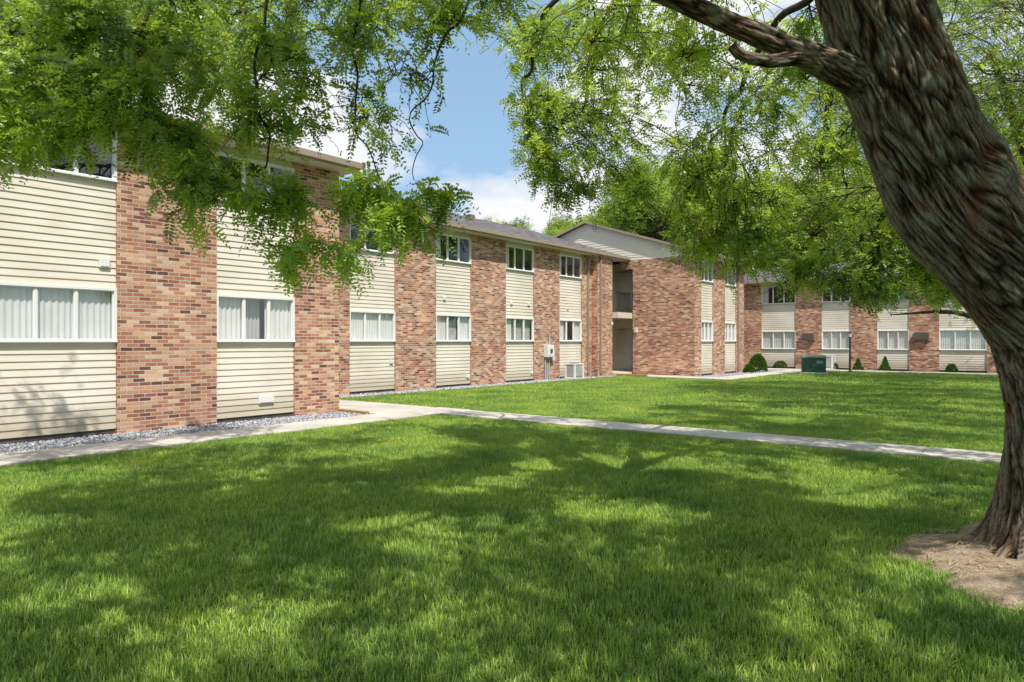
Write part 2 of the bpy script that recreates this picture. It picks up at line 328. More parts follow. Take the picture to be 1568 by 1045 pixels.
def downspout(B,fr,s,o,z0,z1,over):
    m=B['downspouts']; m.box(fr,s-.04,s+.04,o+.01,o+.08,z0+.15,z1-.35)
    m.face([fr(s-.04,o+.01,z1-.35),fr(s+.04,o+.01,z1-.35),fr(s+.04,o+over,z1-.1),fr(s-.04,o+over,z1-.1)])
    m.face([fr(s-.04,o+.08,z1-.35),fr(s+.04,o+.08,z1-.35),fr(s+.04,o+over+.07,z1-.1),fr(s-.04,o+over+.07,z1-.1)])
    m.face([fr(s-.04,o+.01,z1-.35),fr(s-.04,o+.08,z1-.35),fr(s-.04,o+over+.07,z1-.1),fr(s-.04,o+over,z1-.1)])
    m.face([fr(s-.04,o+.01,z0+.15),fr(s+.04,o+.01,z0+.15),fr(s+.04,o+.35,z0+.06),fr(s-.04,o+.35,z0+.06)])
    m.face([fr(s-.04,o+.08,z0+.2),fr(s+.04,o+.08,z0+.2),fr(s+.04,o+.36,z0+.12),fr(s-.04,o+.36,z0+.12)])
def vent(B,fr,s,z,w=.16,h=.16,o=-.05):
    m=B['vents']; m.box(fr,s-w/2,s+w/2,o,o+.035,z-h/2,z+h/2)
    m.box(fr,s-w/2+.02,s+w/2-.02,o+.035,o+.05,z-h/2+.02,z+h/2-.02)
A=Building('brick_apartment_building')
f1=frPV(-12.7); 
bays=[('b',-7.4,-5.6),('s',-5.6,-3.85),('b',-3.85,-2.0),('s',-2.0,-.2),('b',-.2,1.62),('b',1.62,3.45),('s',3.45,5.27),('b',5.27,7.07),('s',7.07,8.81),('b',8.81,9.96)]
facade(A,f1,bays,ZT,SILL,WH,ST)
A['brick_walls'].box(f1,9.66,9.96,-11.2,-.3,0,ZT); A['brick_walls'].box(f1,-7.4,-7.1,-11.2,-.3,0,ZT); A['brick_walls'].box(f1,-7.1,9.66,-11.2,-10.9,0,ZT)
roof(A,f1,-7.4,9.96,11.2,.42,ZE,SL)
vent(A,f1,5.08,2.93,.17,.17); vent(A,f1,8.15,.42,.34,.17)
f2=frPV(-16.4)
bays=[('b',11.5,13.25),('s',13.25,15.05),('b',15.05,16.87),('s',16.87,18.65),('b',18.65,20.62),('s',20.62,22.42),('b',22.42,24.22),('s',24.22,25.95),('b',25.95,26.75)]
facade(A,f2,bays,ZT,SILL,WH,ST)
A['brick_walls'].box(f2,26.75,28.05,-3.0,.32,0,ZT)
A['brick_walls'].box(f2,11.2,11.5,-3.0,0,0,ZT)
def rail_u(s0,s1,o):
    r=A['railing']; r.box(f2,s0,s1,o-.025,o+.025,3.81,3.87); r.box(f2,s0,s1,o-.02,o+.02,3.0,3.04)
    k=s0+.05
    while k<s1: r.box(f2,k-.012,k+.012,o-.012,o+.012,3.04,3.81); k+=.11
for (s0,s1,ob,oe) in ((9.96,11.2,-3.0,-.02),(28.05,30.4,-3.0,.6)):
    A['entry_walls'].box(f2,s0,s1,-3.2,-3.0,0,ZT)
    A['balcony_slab'].box(f2,s0,s1,ob,oe,2.66,2.92)
    A['doors'].box(f2,s0+.15,s0+1.05,-3.0,-2.94,.12,2.15); A['doors'].box(f2,s0+.15,s0+1.05,-3.0,-2.94,2.92,4.95)
    A['balcony_slab'].box(f2,s0,s1,-3.0,oe-.02,.0,.14)
rail_u(9.96,11.2,-.08); rail_u(28.07,29.38,.53)
A['entry_walls'].box(f2,30.4,30.6,-3.2,.62,0,ZT)
A['doors'].box(f2,30.34,30.4,-.75,.1,.14,2.15); A['doors'].box(f2,30.34,30.4,-.75,.1,2.92,4.95)
A['brick_walls'].box(f2,11.2,29.4,-11.2,-10.9,0,ZT)
roof(A,f2,9.97,29.38,11.2,.42,ZE,SL,0.0)
for s in (14.5,19.0,22.0): A['roof_vents'].box(f2,s,s+.3,-3.3,-3.0,ZE+(3.1)*SL-.1,ZE+3.5*SL+.25)
downspout(A,f2,26.4,0,0,ZE,.42); downspout(A,f2,26.95,.32,0,ZE,.12)
for s,z in ((17.3,3.05),(21.0,3.05),(24.9,3.0),(14.9,.95),(18.5,.36),(22.3,.36),(22.1,3.05)): vent(A,f2,s,z,.13,.13)
vent(A,f2,28.0,2.4,.1,.15,.32)
f3=frPV(-12.7)
bays=[('b',29.4,30.15),('s',30.15,31.55),('b',31.55,33.0),('s',33.0,34.5),('b',34.5,35.6)]
facade(A,f3,bays,ZT,SILL,WH,ST)
A['brick_walls'].box(f3,29.4,29.7,-3.06,-.3,0,ZT); A['brick_walls'].box(f3,29.7,31.1,-3.06,-2.85,0,ZT)
A['brick_walls'].box(f3,29.4,29.7,-11.2,-6.9,0,ZT); A['brick_walls'].box(f3,35.3,35.6,-11.2,-.3,0,ZT); A['brick_walls'].box(f3,29.7,35.3,-11.2,-10.9,0,ZT)
A['brick_walls'].box(f3,29.4,29.7,-3.72,-3.06,5.0,ZT)
roof(A,f3,29.42,35.6,11.2,.42,ZE,SL)
downspout(A,f3,34.7,0,0,ZE,.42)
fe=frNU(29.4); m=A['porch_lights']; m.box(fe,-15.62,-15.5,0,.1,2.0,2.22)
A.done(MATS)
Bd=Building('brick_apartment_building'); Bd.bright=True
f4=frNU(42.0)
bays=[('b',-15.6,-13.93),('s',-13.93,-11.98),('b',-11.98,-10.55),('s',-10.55,-9.06),('b',-9.06,-7.72),('s',-7.72,-6.2),('b',-6.2,-4.84),('s',-4.84,-2.8),('b',-2.8,-2.2)]
facade(Bd,f4,bays,5.0,1.13,1.05,2.65)
for a,b in ((-15.6,-15.3),(-2.5,-2.2)): Bd['brick_walls'].box(f4,a,b,-10,-.3,0,5.0)
Bd['brick_walls'].box(f4,-15.3,-2.5,-10,-9.7,0,5.0)
roof(Bd,f4,-15.6,-2.2,10,.42,5.15,.24)
for s in (-11.25,-5.6):
    z=1.85
    Bd['ac_sleeves'].box(f4,s-.34,s+.34,0,.18,z-.2,z+.22); Bd['ac_grilles'].box(f4,s-.30,s+.30,.18,.19,z-.16,z+.18)
    for i in range(7): Bd['ac_sleeves'].box(f4,s-.30,s+.30,.19,.197,z-.14+i*.045,z-.125+i*.045)
Bd.done(MATS)

# ------------------------------------------------------------------ ground, paths, gravel
g=MB(); g.face([(-400,-300,0),(400,-300,0),(400,700,0),(-400,700,0)]); g.obj('lawn_ground',M['ground'])
def slabs(name,rects):
    e=empty(name,(0,0,0),-TH); mb=MB()
    for (v0,v1,u0,u1,z1,st) in rects:
        along_u=(u1-u0)>(v1-v0)
        L=(u1-u0) if along_u else (v1-v0); n=max(1,round(L/st)); s=L/n
        for i in range(n):
            a=i*s+.006; b=(i+1)*s-.006; dz=random.uniform(-.004,.004)
            if along_u: mb.box(ID,v0,v1,u0+a,u0+b,-.05,z1+dz)
            else: mb.box(ID,v0+a,v0+b,u0,u1,-.05,z1+dz)
    mb.obj('slabs',M['concrete'],e,bevel=.008); return e
slabs('concrete_sidewalk',[(-11.5,-10.5,-8,10.9,.045,1.5),(-10.5,12,10.92,11.86,.045,1.5),(-11.5,-10.5,10.92,11.92,.043,1.2),(-16.0,-11.52,10.0,11.8,.05,1.5),
  (-15.8,-11.52,27.85,29.2,.05,1.5),(-11.5,-10.5,27.85,39.3,.045,1.5),(-14,8,39.32,40.6,.05,1.6),(-10.48,-9.0,35.5,36.6,.04,1.6)])
tb=MB(); e=empty('timber_step_edge',(0,0,0),-TH); tb.box(ID,-12.9,-11.7,9.90,9.98,0,.085); tb.box(ID,-14.4,-13.1,9.93,10.0,0,.09); tb.box(ID,-15.7,-14.2,27.75,27.85,0,.13); tb.obj('timbers',M['timber'],e,bevel=.01)
gb=MB(); ge=empty('gravel_border',(0,0,0),-TH)
GR=[(-12.7,-11.5,-8,9.93,.012),(-16.4,-15.62,11.9,27.7,.012),(-12.7,-11.5,29.25,39.3,.012)]
for v0,v1,u0,u1,z in GR: gb.face([(v0,u0,z),(v1,u0,z),(v1,u1,z),(v0,u1,z)])
gb.obj('gravel_bed',M['lgravel'],ge)
def stones():
    oc=np.array([(1,0,0),(0,1,0),(-1,0,0),(0,-1,0),(0,0,1),(0,0,-1)],float)
    of=np.array([(0,1,4),(1,2,4),(2,3,4),(3,0,4),(1,0,5),(2,1,5),(3,2,5),(0,3,5)])
    Vs=[];Fs=[];A_=[];b=0
    for (v0,v1,u0,u1,z),dens in zip(GR,(750,350,150)):
        u0=max(u0,1.5); n=int((v1-v0)*(u1-u0)*dens)
        p=np.stack([RG.uniform(v0+.02,v1-.02,n),RG.uniform(u0,u1,n),np.full(n,z+.006)],1)
        sc=RG.uniform(.010,.028,(n,1,1)) * RG.uniform(.7,1.2,(n,1,3)) * (1.0 if dens>500 else 1.6)
        th=RG.uniform(0,6.28,n); c,s=np.cos(th),np.sin(th)
        v=oc[None]*sc*np.array([1,1,.7])+RG.normal(0,.003,(n,6,3))
        v=np.stack([v[...,0]*c[:,None]-v[...,1]*s[:,None],v[...,0]*s[:,None]+v[...,1]*c[:,None],v[...,2]],-1)+p[:,None]
        Vs.append(v.reshape(-1,3)); Fs.append((of[None]+np.arange(n)[:,None,None]*6+b).reshape(-1,3)); b+=n*6; A_.append(np.repeat(RG.random(n),6))
    me=np_mesh('stones',np.concatenate(Vs),np.concatenate(Fs),M['gravel'],{'rnd':np.concatenate(A_)}); link(bpy.data.objects.new('stones',me),ge)
stones()
mb=MB(); e=empty('planting_bed',(0,0,0),-TH); mb.face([(-15.6,40.62,.01),(-2,40.62,.01),(-2,42,.01),(-15.6,42,.01)]); mb.obj('bed_soil',M['mulch'],e)
TC=np.array([3.95,4.98])
def soilr(a): return 1.02+.12*math.sin(2*a+.6)+.07*math.sin(5*a+1)+.05*math.sin(9*a)
nv=96; V=[(TC[0],TC[1],.10)]; rings=14
for k in range(1,rings+1):
    for i in range(nv):
        a=2*math.pi*i/nv; r=soilr(a)*k/rings*1.06
        z=.10*(1-(k/rings)**2)+.014+.018*noise.noise(Vector((math.cos(a)*r*5,math.sin(a)*r*5,0)))*(1-k/rings*.6)
        V.append((TC[0]+r*math.cos(a),TC[1]+r*math.sin(a),z if k<rings else .002))
me=bpy.data.meshes.new('tree_soil_ring'); ff=[(0,1+i,1+(i+1)%nv) for i in range(nv)]
for k in range(rings-1):
    b=1+k*nv
    for i in range(nv): ff.append((b+i,b+nv+i,b+nv+(i+1)%nv,b+(i+1)%nv))
me.from_pydata(V,[],ff); me.polygons.foreach_set('use_smooth',[True]*len(ff)); me.materials.append(M['dirt']); link(bpy.data.objects.new('bare_soil_ring',me))

# ------------------------------------------------------------------ grass
def blades(P,h,w,seedr=RG):
    n=len(P); az=seedr.uniform(0,6.283,n); lean=np.abs(seedr.normal(.0,.5,n))+.08
    H=h*seedr.uniform(.5,1.25,n)*(1+.25*np.sin(P[:,0]*14+2*np.sin(P[:,1]*9))*np.cos(P[:,1]*12)); Wd=w*seedr.uniform(.7,1.3,n)
    d=np.stack([np.cos(az),np.sin(az),np.zeros(n)],1); s=np.stack([-np.sin(az+RG.normal(0,.5,n)),np.cos(az),np.zeros(n)],1)
    up=np.array([0,0,1.0])
    m=P+d*(H*np.sin(lean)*.4)[:,None]+up*(H*np.cos(lean*.6)*.55)[:,None]
    t=P+d*(H*np.sin(lean)*1.1)[:,None]+up*(H*np.cos(lean))[:,None]
    sw=s*(Wd/2)[:,None]
    V=np.stack([P-sw,P+sw,m+sw*.8,m-sw*.8,t],1)
    q=np.arange(n)[:,None]*5
    F=np.concatenate([q+np.array([0,1,2]),q+np.array([0,2,3]),q+np.array([3,2,4])])
    r=np.clip(seedr.normal(.48,.24,n),0,.93); r[seedr.random(n)<.02]=1.0
    return V.reshape(-1,3),F,np.repeat(r,5)
def pts(n,sx,sy):
    p=np.stack([RG.uniform(-.5,.5,n)*sx,RG.uniform(-.5,.5,n)*sy,np.zeros(n)],1)
    k=int(n*.4); cc=np.stack([RG.uniform(-.5,.5,60)*sx,RG.uniform(-.5,.5,60)*sy,np.zeros(60)],1)
    p[:k]=cc[RG.integers(0,60,k)]+RG.normal(0,.035,(k,3))*[1,1,0]
    return p
GE=empty('grass_lawn',(0,0,0),-TH)
def mk(name,n,s,h,w):
    V,F,r=blades(pts(n,s,s),h,w); return np_mesh(name,V,F,M['blade'],{'rnd':r})
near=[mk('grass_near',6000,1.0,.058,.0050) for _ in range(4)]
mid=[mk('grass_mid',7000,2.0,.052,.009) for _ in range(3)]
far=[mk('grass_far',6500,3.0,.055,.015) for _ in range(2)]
def ingroundview(x,y,m): return y>1.8 and abs(x)<y*.80+m
def fill(v0,v1,u0,u1,size,lib,rng):
    nx=max(1,round((v1-v0)/size)); ny=max(1,round((u1-u0)/size)); sx=(v1-v0)/nx; sy=(u1-u0)/ny
    for i in range(nx):
        for j in range(ny):
            v=v0+(i+.5)*sx; u=u0+(j+.5)*sy; x,y,_=W(v,u)
            if not ingroundview(x,y,size*1.3): continue
            if not(rng[0]<=y<rng[1]): continue
            if lib is near and math.hypot(x-TC[0],y-TC[1])<2.1:
                V,F,r=blades(pts(6000,sx,sy),.058,.0050)
                P0=V[0::5]; gx=(v+P0[:,0])*C+(u+P0[:,1])*S-TC[0]; gy=-(v+P0[:,0])*S+(u+P0[:,1])*C-TC[1]
                rad=np.hypot(gx,gy); an=np.arctan2(gy,gx); lim=1.02+.12*np.sin(2*an+.6)+.07*np.sin(5*an+1)+.05*np.sin(9*an)+RG.normal(0,.06,len(rad))
                keep=np.repeat(rad>lim,5)
                V[~keep]=np.array([0,0,-.05]); me=np_mesh('grass_edge',V,F,M['blade'],{'rnd':r})
                o=bpy.data.objects.new('grass_patch',me); o.location=(v,u,0); link(o,GE); continue
            o=bpy.data.objects.new('grass_patch',random.choice(lib)); o.location=(v,u,0)
            k=random.choice([0,1,2,3]); o.rotation_euler=(0,0,k*math.pi/2)
            o.scale=((sx,sy,1) if k%2==0 else (sy,sx,1)); o.scale=(o.scale[0]/size,o.scale[1]/size,random.uniform(.9,1.1)); link(o,GE)
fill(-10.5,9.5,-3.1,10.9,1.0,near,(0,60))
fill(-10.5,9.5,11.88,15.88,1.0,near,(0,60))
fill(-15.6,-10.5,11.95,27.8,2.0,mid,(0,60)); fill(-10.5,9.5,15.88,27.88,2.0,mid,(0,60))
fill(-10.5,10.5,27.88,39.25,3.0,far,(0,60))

# ------------------------------------------------------------------ trees
class Tubes:
    def __init__(s): s.V=[];s.F=[];s.U=[];s.n=0
    def add(s,P,R,k=5):
        P=np.asarray(P,float); R=np.asarray(R,float); n=len(P)
        T=np.gradient(P,axis=0); T/=np.linalg.norm(T,axis=1)[:,None]+1e-9
        ref=np.array([0,0,1.0]) if abs(T[0][2])<.8 else np.array([1.0,0,0])
        A1=np.cross(T,ref); A1/=np.linalg.norm(A1,axis=1)[:,None]+1e-9; A2=np.cross(T,A1)
        a=np.arange(k)*2*np.pi/k
        V=P[:,None]+R[:,None,None]*(np.cos(a)[None,:,None]*A1[:,None]+np.sin(a)[None,:,None]*A2[:,None])
        L=np.concatenate([[0],np.cumsum(np.linalg.norm(np.diff(P,axis=0),axis=1))])
        U=np.stack([np.broadcast_to(a*R.mean(),(n,k)),np.broadcast_to(L[:,None],(n,k))],-1)
        i=np.arange(n-1)[:,None]*k; j=np.arange(k)[None]; j2=(j+1)%k
        F=np.stack([i+j,i+j2,i+k+j2,i+k+j],-1).reshape(-1,4)+s.n
        s.V.append(V.reshape(-1,3)); s.U.append(U.reshape(-1,2)); s.F.append(F); s.n+=n*k
    def obj(s,name,mat,parent):
        me=np_mesh(name,np.concatenate(s.V),np.concatenate(s.F),mat,smooth=True,uv=np.concatenate(s.U)); return link(bpy.data.objects.new(name,me),parent)
def spline(P,n):
    P=np.asarray(P,float); m=len(P); Q=np.vstack([2*P[0]-P[1],P,2*P[-1]-P[-2]]); out=[]
    for t in np.linspace(0,m-1-1e-6,n):
        i=int(t); f=t-i; a,b,c,d=Q[i],Q[i+1],Q[i+2],Q[i+3]
        out.append(.5*((2*b)+(-a+c)*f+(2*a-5*b+4*c-d)*f*f+(-a+3*b-3*c+d)*f**3))
    return np.array(out)
def norm(a): return a/(np.linalg.norm(a,axis=-1,keepdims=True)+1e-9)
class Leaves:
    def __init__(s): s.V=[];s.R=[]
    def add(s,P,D,L,pairs,ll,lw,r,flat=.5):
        n=len(P)
        if n==0: return
        D=norm(D); Nn=RG.normal(0,flat,(n,3))+np.array([0,0,1.0]); Nn=norm(Nn-(Nn*D).sum(1,keepdims=True)*D); Sd=np.cross(D,Nn)
        t=((np.arange(pairs)+.8)/(pairs+.3))[None,:,None,None]; sg=np.array([-1,1.0])[None,None,:,None]
        base=P[:,None,None]+D[:,None,None]*L[:,None,None,None]*t+np.array([0,0,-1.0])*(L[:,None,None,None]*.28*t*t)
        ld=norm(sg*Sd[:,None,None]*.9+D[:,None,None]*.5+Nn[:,None,None]*RG.normal(0,.3,(n,pairs,2,1)))
        sc=(1-.45*np.abs(t-.45)*1.2)*RG.uniform(.85,1.15,(n,pairs,2,1))
        sd=norm(np.cross(ld,np.broadcast_to(Nn[:,None,None],ld.shape))+RG.normal(0,.25,ld.shape))
        a=np.broadcast_to(base,ld.shape); b=base+ld*ll*.45*sc+sd*lw*.5*sc; c=base+ld*ll*sc; d=base+ld*ll*.45*sc-sd*lw*.5*sc
        V=np.stack([a,b,c,d],-2).reshape(-1,3); s.V.append(V); s.R.append(np.repeat(np.clip(r+RG.normal(0,.04,n),0,1),pairs*2*4))
    def obj(s,name,mat,parent):
        V=np.concatenate(s.V); F=np.arange(len(V)).reshape(-1,4); me=np_mesh(name,V,F,mat,{'rnd':np.concatenate(s.R)}); return link(bpy.data.objects.new(name,me),parent)
def barky(pts_r,n,k,amp,name,parent,freq=22.0,base=False,scar=None):
    Q=spline(pts_r,n); P=Q[:,:3]; R=Q[:,3]
    T=norm(np.gradient(P,axis=0)); A1=np.zeros_like(P); ref=np.array([0,-1.0,0.0]); 
    for i in range(n):
        ref=ref-(ref@T[i])*T[i]; ref/=np.linalg.norm(ref); A1[i]=ref
    A2=np.cross(T,A1); L=np.concatenate([[0],np.cumsum(np.linalg.norm(np.diff(P,axis=0),axis=1))])
    V=np.zeros((n,k,3)); cr=np.zeros((n,k)); sc=np.zeros((n,k)); U=np.zeros((n,k,2)); off=Vector((7,3,1)); nn=noise.noise
    cs=[(math.cos(2*math.pi*j/k),math.sin(2*math.pi*j/k),2*math.pi*j/k) for j in range(k)]
    for i in range(n):
        r=R[i]; Li=L[i]
        for j in range(k):
            ca,sa,a=cs[j]
            lum=nn(Vector((ca*.9,sa*.9,Li*1.3)))
            tw=a+Li*.40
            qx,qy=math.cos(tw)*r*freq,math.sin(tw)*r*freq
            w=nn(Vector((qx*.30,qy*.30,Li*freq*.07)))*1.3
            q=Vector((qx+w,qy-w,Li*freq*.095)); q2=Vector((qx*2.2+w,qy*2.2,Li*freq*.28))
            r1=abs(nn(q))*3.4; r2=abs(nn(q2+off))*3.0
            pl=min(1.0,r1)**.65; pl2=min(1.0,.45+.55*r2)
            hh=pl*pl2
            rr=r*(1+.12*lum)+amp*(hh-.6)
            s_=0.0
            if base:
                z=P[i][2]; fl=math.exp(-max(0,z)/.20); rr*=1+fl*(.38+.30*math.cos(5*a+.7)+.14*math.cos(3*a))
            if scar:
                for (zc,ac,wz,wa,am,sv) in scar:
                    da=(a-ac+math.pi)%(2*math.pi)-math.pi; dz=P[i][2]-zc-da*.35+.06*lum
                    g_=math.exp(-(dz/wz)**2-(da/wa)**2); rr+=am*g_; 
                    if sv: s_=max(s_,sv*math.exp(-((dz-wz*.9)/(wz*.35))**2-(da/wa)**2)*hh)
            V[i,j]=P[i]+rr*(ca*A1[i]+sa*A2[i]); cr[i,j]=hh; sc[i,j]=s_; U[i,j]=(a*r,Li)
    ii=np.arange(n-1)[:,None]*k; j=np.arange(k)[None]; j2=(j+1)%k
    F=np.stack([ii+j,ii+j2,ii+k+j2,ii+k+j],-1).reshape(-1,4)
    me=np_mesh(name,V.reshape(-1,3),F,M['barkhi'],{'crev':cr.ravel(),'scar':sc.ravel()},True,U.reshape(-1,2)); link(bpy.data.objects.new(name,me),parent)

T1=empty('honey_locust_tree')
trunk=[(3.97,5.0,-.12,.44),(3.98,5.0,.35,.41),(4.0,5.0,.80,.385),(3.99,5.0,1.24,.385),(3.86,5.0,1.70,.37),(3.52,5.0,2.14,.375),(3.15,5.0,2.62,.385),(2.90,5.0,3.11,.37),(2.74,5.0,3.58,.355),(2.60,5.0,4.04,.34),(2.46,5.02,4.7,.32),(2.36,5.05,5.5,.28),(2.3,5.1,6.3,.24)]
barky(trunk,640,340,.031,'trunk',T1,23.0,True,scar=[(2.42,-.3,.16,1.0,.07,.9),(2.75,.2,.10,.8,-.04,0),(2.25,2.6,.3,.8,.05,0),(2.05,.4,.14,.6,.05,.5),(3.2,-1.0,.12,.35,.06,.5)])
limbs={}
def limb(key,P,n,k,amp=.014):
    barky(P,n,k,amp,'limb',T1,30.0); limbs[key]=spline(P,60)
limb('A',[(2.85,5.0,3.22,.11),(2.45,4.93,3.44,.125),(2.15,4.9,3.57,.10),(1.94,4.9,3.66,.085),(1.48,4.9,3.85,.072),(1.0,4.9,4.06,.066),(.2,5.0,4.42,.06),(-.8,5.1,4.75,.048),(-2.0,5.2,4.85,.035),(-3.3,5.3,4.7,.022),(-4.4,5.5,4.4,.012)],300,56,.014)
limb('A2',[(2.3,4.92,3.50,.06),(2.0,4.84,3.55,.05),(1.75,4.8,3.52,.043),(1.58,4.78,3.55,.038),(1.50,4.77,3.62,.034)],60,36,.010)
TT=Tubes()
def soft(key,P,k=9,wig=.03):
    Q=spline(P,50); n3=np.array([[noise.noise(Vector((t*.16,len(key)*3.1+ord(key[0])+ord(key[-1])*1.7,c*5.0))) for c in range(3)] for t in range(50)])
    Q[:,:3]+=n3*wig*5*np.minimum(1,np.arange(50)/8)[:,None]
    limbs[key]=Q; TT.add(Q[:,:3],Q[:,3],k)
soft('B',[(2.5,5,4.3,.10),(2.3,6.3,5.5,.085),(1.9,8.2,6.2,.07),(1.5,10,6.0,.05),(1.0,11.8,5.3,.02)])
soft('B2',[(2.0,7.6,5.8,.05),(1.0,8.4,6.0,.04),(.3,8.9,5.6,.028),(.1,9.2,4.8,.012)])
soft('C',[(2.5,5.1,4.5,.11),(3.1,6.5,5.5,.09),(3.9,8.6,5.8,.07),(4.7,10.4,5.2,.05),(5.6,11.6,4.2,.02)])
soft('C2',[(3.3,7.0,5.45,.05),(3.2,8.6,5.4,.04),(3.0,10,4.7,.025),(2.8,11,3.9,.012)])
soft('C3',[(4.3,9.4,5.6,.045),(4.9,9.6,4.8,.035),(5.4,9.9,3.8,.022),(5.9,10.1,2.9,.01)])
soft('A3',[(.6,4.95,4.2,.045),(-.1,5.8,4.9,.04),(-1.2,6.8,5.3,.03),(-2.6,7.4,5.2,.02),(-4.2,7.5,4.7,.01)])
soft('A4',[(-.8,5.1,4.75,.016),(-1.0,5.0,4.3,.013),(-1.15,4.95,3.7,.010),(-1.1,4.95,3.1,.007),(-.85,4.95,2.6,.003)],5,.02)
soft('A5',[(-1.4,5.15,4.8,.016),(-1.65,5.0,4.2,.013),(-1.8,4.95,3.5,.010),(-1.75,4.9,2.9,.007),(-1.62,4.9,2.35,.003)],5,.02)
soft('A6',[(.1,5.0,4.36,.014),(-.3,5.0,4.05,.011),(-.55,5.0,3.6,.008),(-.68,5.0,3.1,.005),(-.7,5.0,2.75,.003)],5,.02)
soft('A7',[(-2.2,5.2,4.85,.018),(-2.5,5.0,4.3,.014),(-2.6,4.9,3.7,.010),(-2.5,4.8,3.2,.005)],5,.02)
soft('E',[(2.4,5,5.2,.09),(2.0,3.8,6.3,.06),(1.2,2,7.1,.045),(.2,0,7.4,.03),(-1.0,-2.2,7.2,.015)])
soft('F',[(2.4,5,5.4,.09),(3.5,3.8,6.4,.06),(5,2,7.1,.045),(6.3,0,7,.02)])
soft('G',[(2.4,5.1,5.0,.12),(4,5.8,6.4,.09),(6.5,7.5,7.6,.06),(9,10,8.2,.04),(10.5,12,8.6,.02)])
soft('H',[(2.4,5,5.6,.09),(1,4.4,6.5,.06),(-1,3.6,6.9,.04),(-2.8,3,7.0,.02)])
soft('I',[(2.3,5.1,6.0,.09),(1.6,6.2,7.4,.06),(.5,7.6,8.2,.04),(-.5,9,8.4,.02)])
LV=Leaves()
def cluster(lv,tb,limblist,c,r,nt,npt,pairs=9,ll=.030,lw=.012,L=.15,bright=.5,droop=.25,keys=None,twr=.0035):
    c=np.array(c,float); r=np.array(r,float)
    best=None
    for kx,Q in limblist.items():
        if keys and kx not in keys: continue
        d=np.linalg.norm(Q[:,:3]-c,axis=1); i=int(d.argmin())
        if best is None or d[i]<best[0]: best=(d[i],Q[i])
    src=best[1][:3]; dist=best[0]
    r0=min(best[1][3]*.6,.006+.010*dist)
    mid_=(src+c)/2+RG.normal(0,.08*dist+.02,3)+np.array([0,0,.12*dist])
    end=c+(c-src)/(dist+1e-6)*r.mean()*.3
    B=spline([src,src*.6+mid_*.4+RG.normal(0,.03,3),mid_,c+RG.normal(0,.2,3)*r,end],12); tb.add(B,np.linspace(r0,r0*.3,12),5)
    for s in range(nt):
        i=RG.integers(3,12); st=B[i]
        while True:
            o=RG.uniform(-1,1,3)
            if o@o<1: break
        tg=c+o*r; tg=tg+(tg-c)*.15
        v=tg-st; ln=np.linalg.norm(v)+.01
        k=6; t=np.linspace(0,1,k)[:,None]
        P=st+v*t+np.array([0,0,1.0])*(ln*droop*(4*t*(1-t))*.5)-np.array([0,0,1.0])*(ln*droop*.5*t*t)+np.cumsum(RG.normal(0,.045*ln,(k,3)),0)*(t>0)
        tb.add(P,np.linspace(max(r0*.35,twr),twr*.5,k),3)
        m=npt; tt=RG.uniform(.2,1.0,m)*(k-1); i0=np.minimum(tt.astype(int),k-2); f=(tt-i0)[:,None]
        Pp=P[i0]*(1-f)+P[i0+1]*f; td=norm(P[i0+1]-P[i0]); D=norm(td*.6+RG.normal(0,.6,(m,3))+np.array([0,0,-.1]))
        Ls=L*RG.uniform(.7,1.25,m)
        b=bright+RG.normal(0,.22)
        lv.add(Pp,D,Ls,pairs,ll,lw,np.full(m,b)+RG.normal(0,.14,m))
Lk=('A','A3','A4','A5','A6','A7')
left=[((-3.45,5.0,3.80),(.65,.5,.35),34,11,.45),((-3.4,4.7,3.30),(.5,.4,.28),32,11,.55),((-2.75,5.0,3.80),(.6,.5,.35),30,11,.4),((-2.65,4.7,3.28),(.5,.4,.3),32,11,.5),
 ((-3.5,4.8,2.98),(.35,.3,.12),16,10,.6),((-2.25,4.8,2.95),(.32,.3,.28),22,10,.55),((-2.12,4.8,2.55),(.24,.25,.2),15,10,.5),((-1.75,4.9,3.15),(.38,.35,.28),16,9,.5),
 ((-1.6,4.9,2.55),(.26,.25,.22),18,10,.6),((-1.6,4.9,2.14),(.12,.14,.18),7,9,.85),((-1.85,5.2,3.7),(.5,.5,.35),22,9,.4),((-1.05,5.0,2.62),(.28,.28,.14),18,10,.55),
 ((-.78,5.0,2.42),(.3,.28,.13),19,10,.55),((-.50,5.1,2.62),(.18,.2,.09),9,9,.6),((-1.15,5.1,3.8),(.5,.5,.3),18,7,.4),((-.5,5.1,3.95),(.5,.4,.14),14,7,.45),((-1.05,5.0,3.2),(.35,.3,.3),24,2,.5),
 ((-1.15,4.9,2.22),(.15,.15,.1),7,9,.7),((-3.0,5.6,4.0),(.8,.5,.3),28,10,.35),((-.1,6.0,4.6),(.5,.5,.2),14,8,.5),((-2.3,5.5,3.5),(.5,.4,.3),20,8,.35),((-3.0,4.7,3.0),(.35,.3,.14),14,10,.6),((-3.9,5.0,3.35),(.3,.4,.4),20,10,.5),
 ((-.75,5.0,3.5),(.35,.3,.35),20,1,.5),((-1.5,5.0,3.4),(.4,.3,.35),20,2,.5)]
for c,r,nt,npt,b in left: cluster(LV,TT,limbs,c,r,int(nt*1.15),npt+1,pairs=8,bright=b+.07,keys=Lk,ll=.043,lw=.022,L=.165,twr=.0042)
k=0
while k<26:
    y=RG.uniform(6.0,9.0); rx=RG.uniform(-.80,.05); sl=RG.uniform(.33,.58)
    if rx>-.17 and sl<.47: continue
    if rx>-.42 and sl<.38: continue
    k+=1; cluster(LV,TT,limbs,(rx*y,y,1.6+sl*y),(.75,.7,.42),26,9,pairs=5,ll=.050,lw=.026,L=.17,bright=RG.uniform(.25,.6),keys=('A','A3'),twr=.005)
Rk=('B','B2','C','C2','C3')
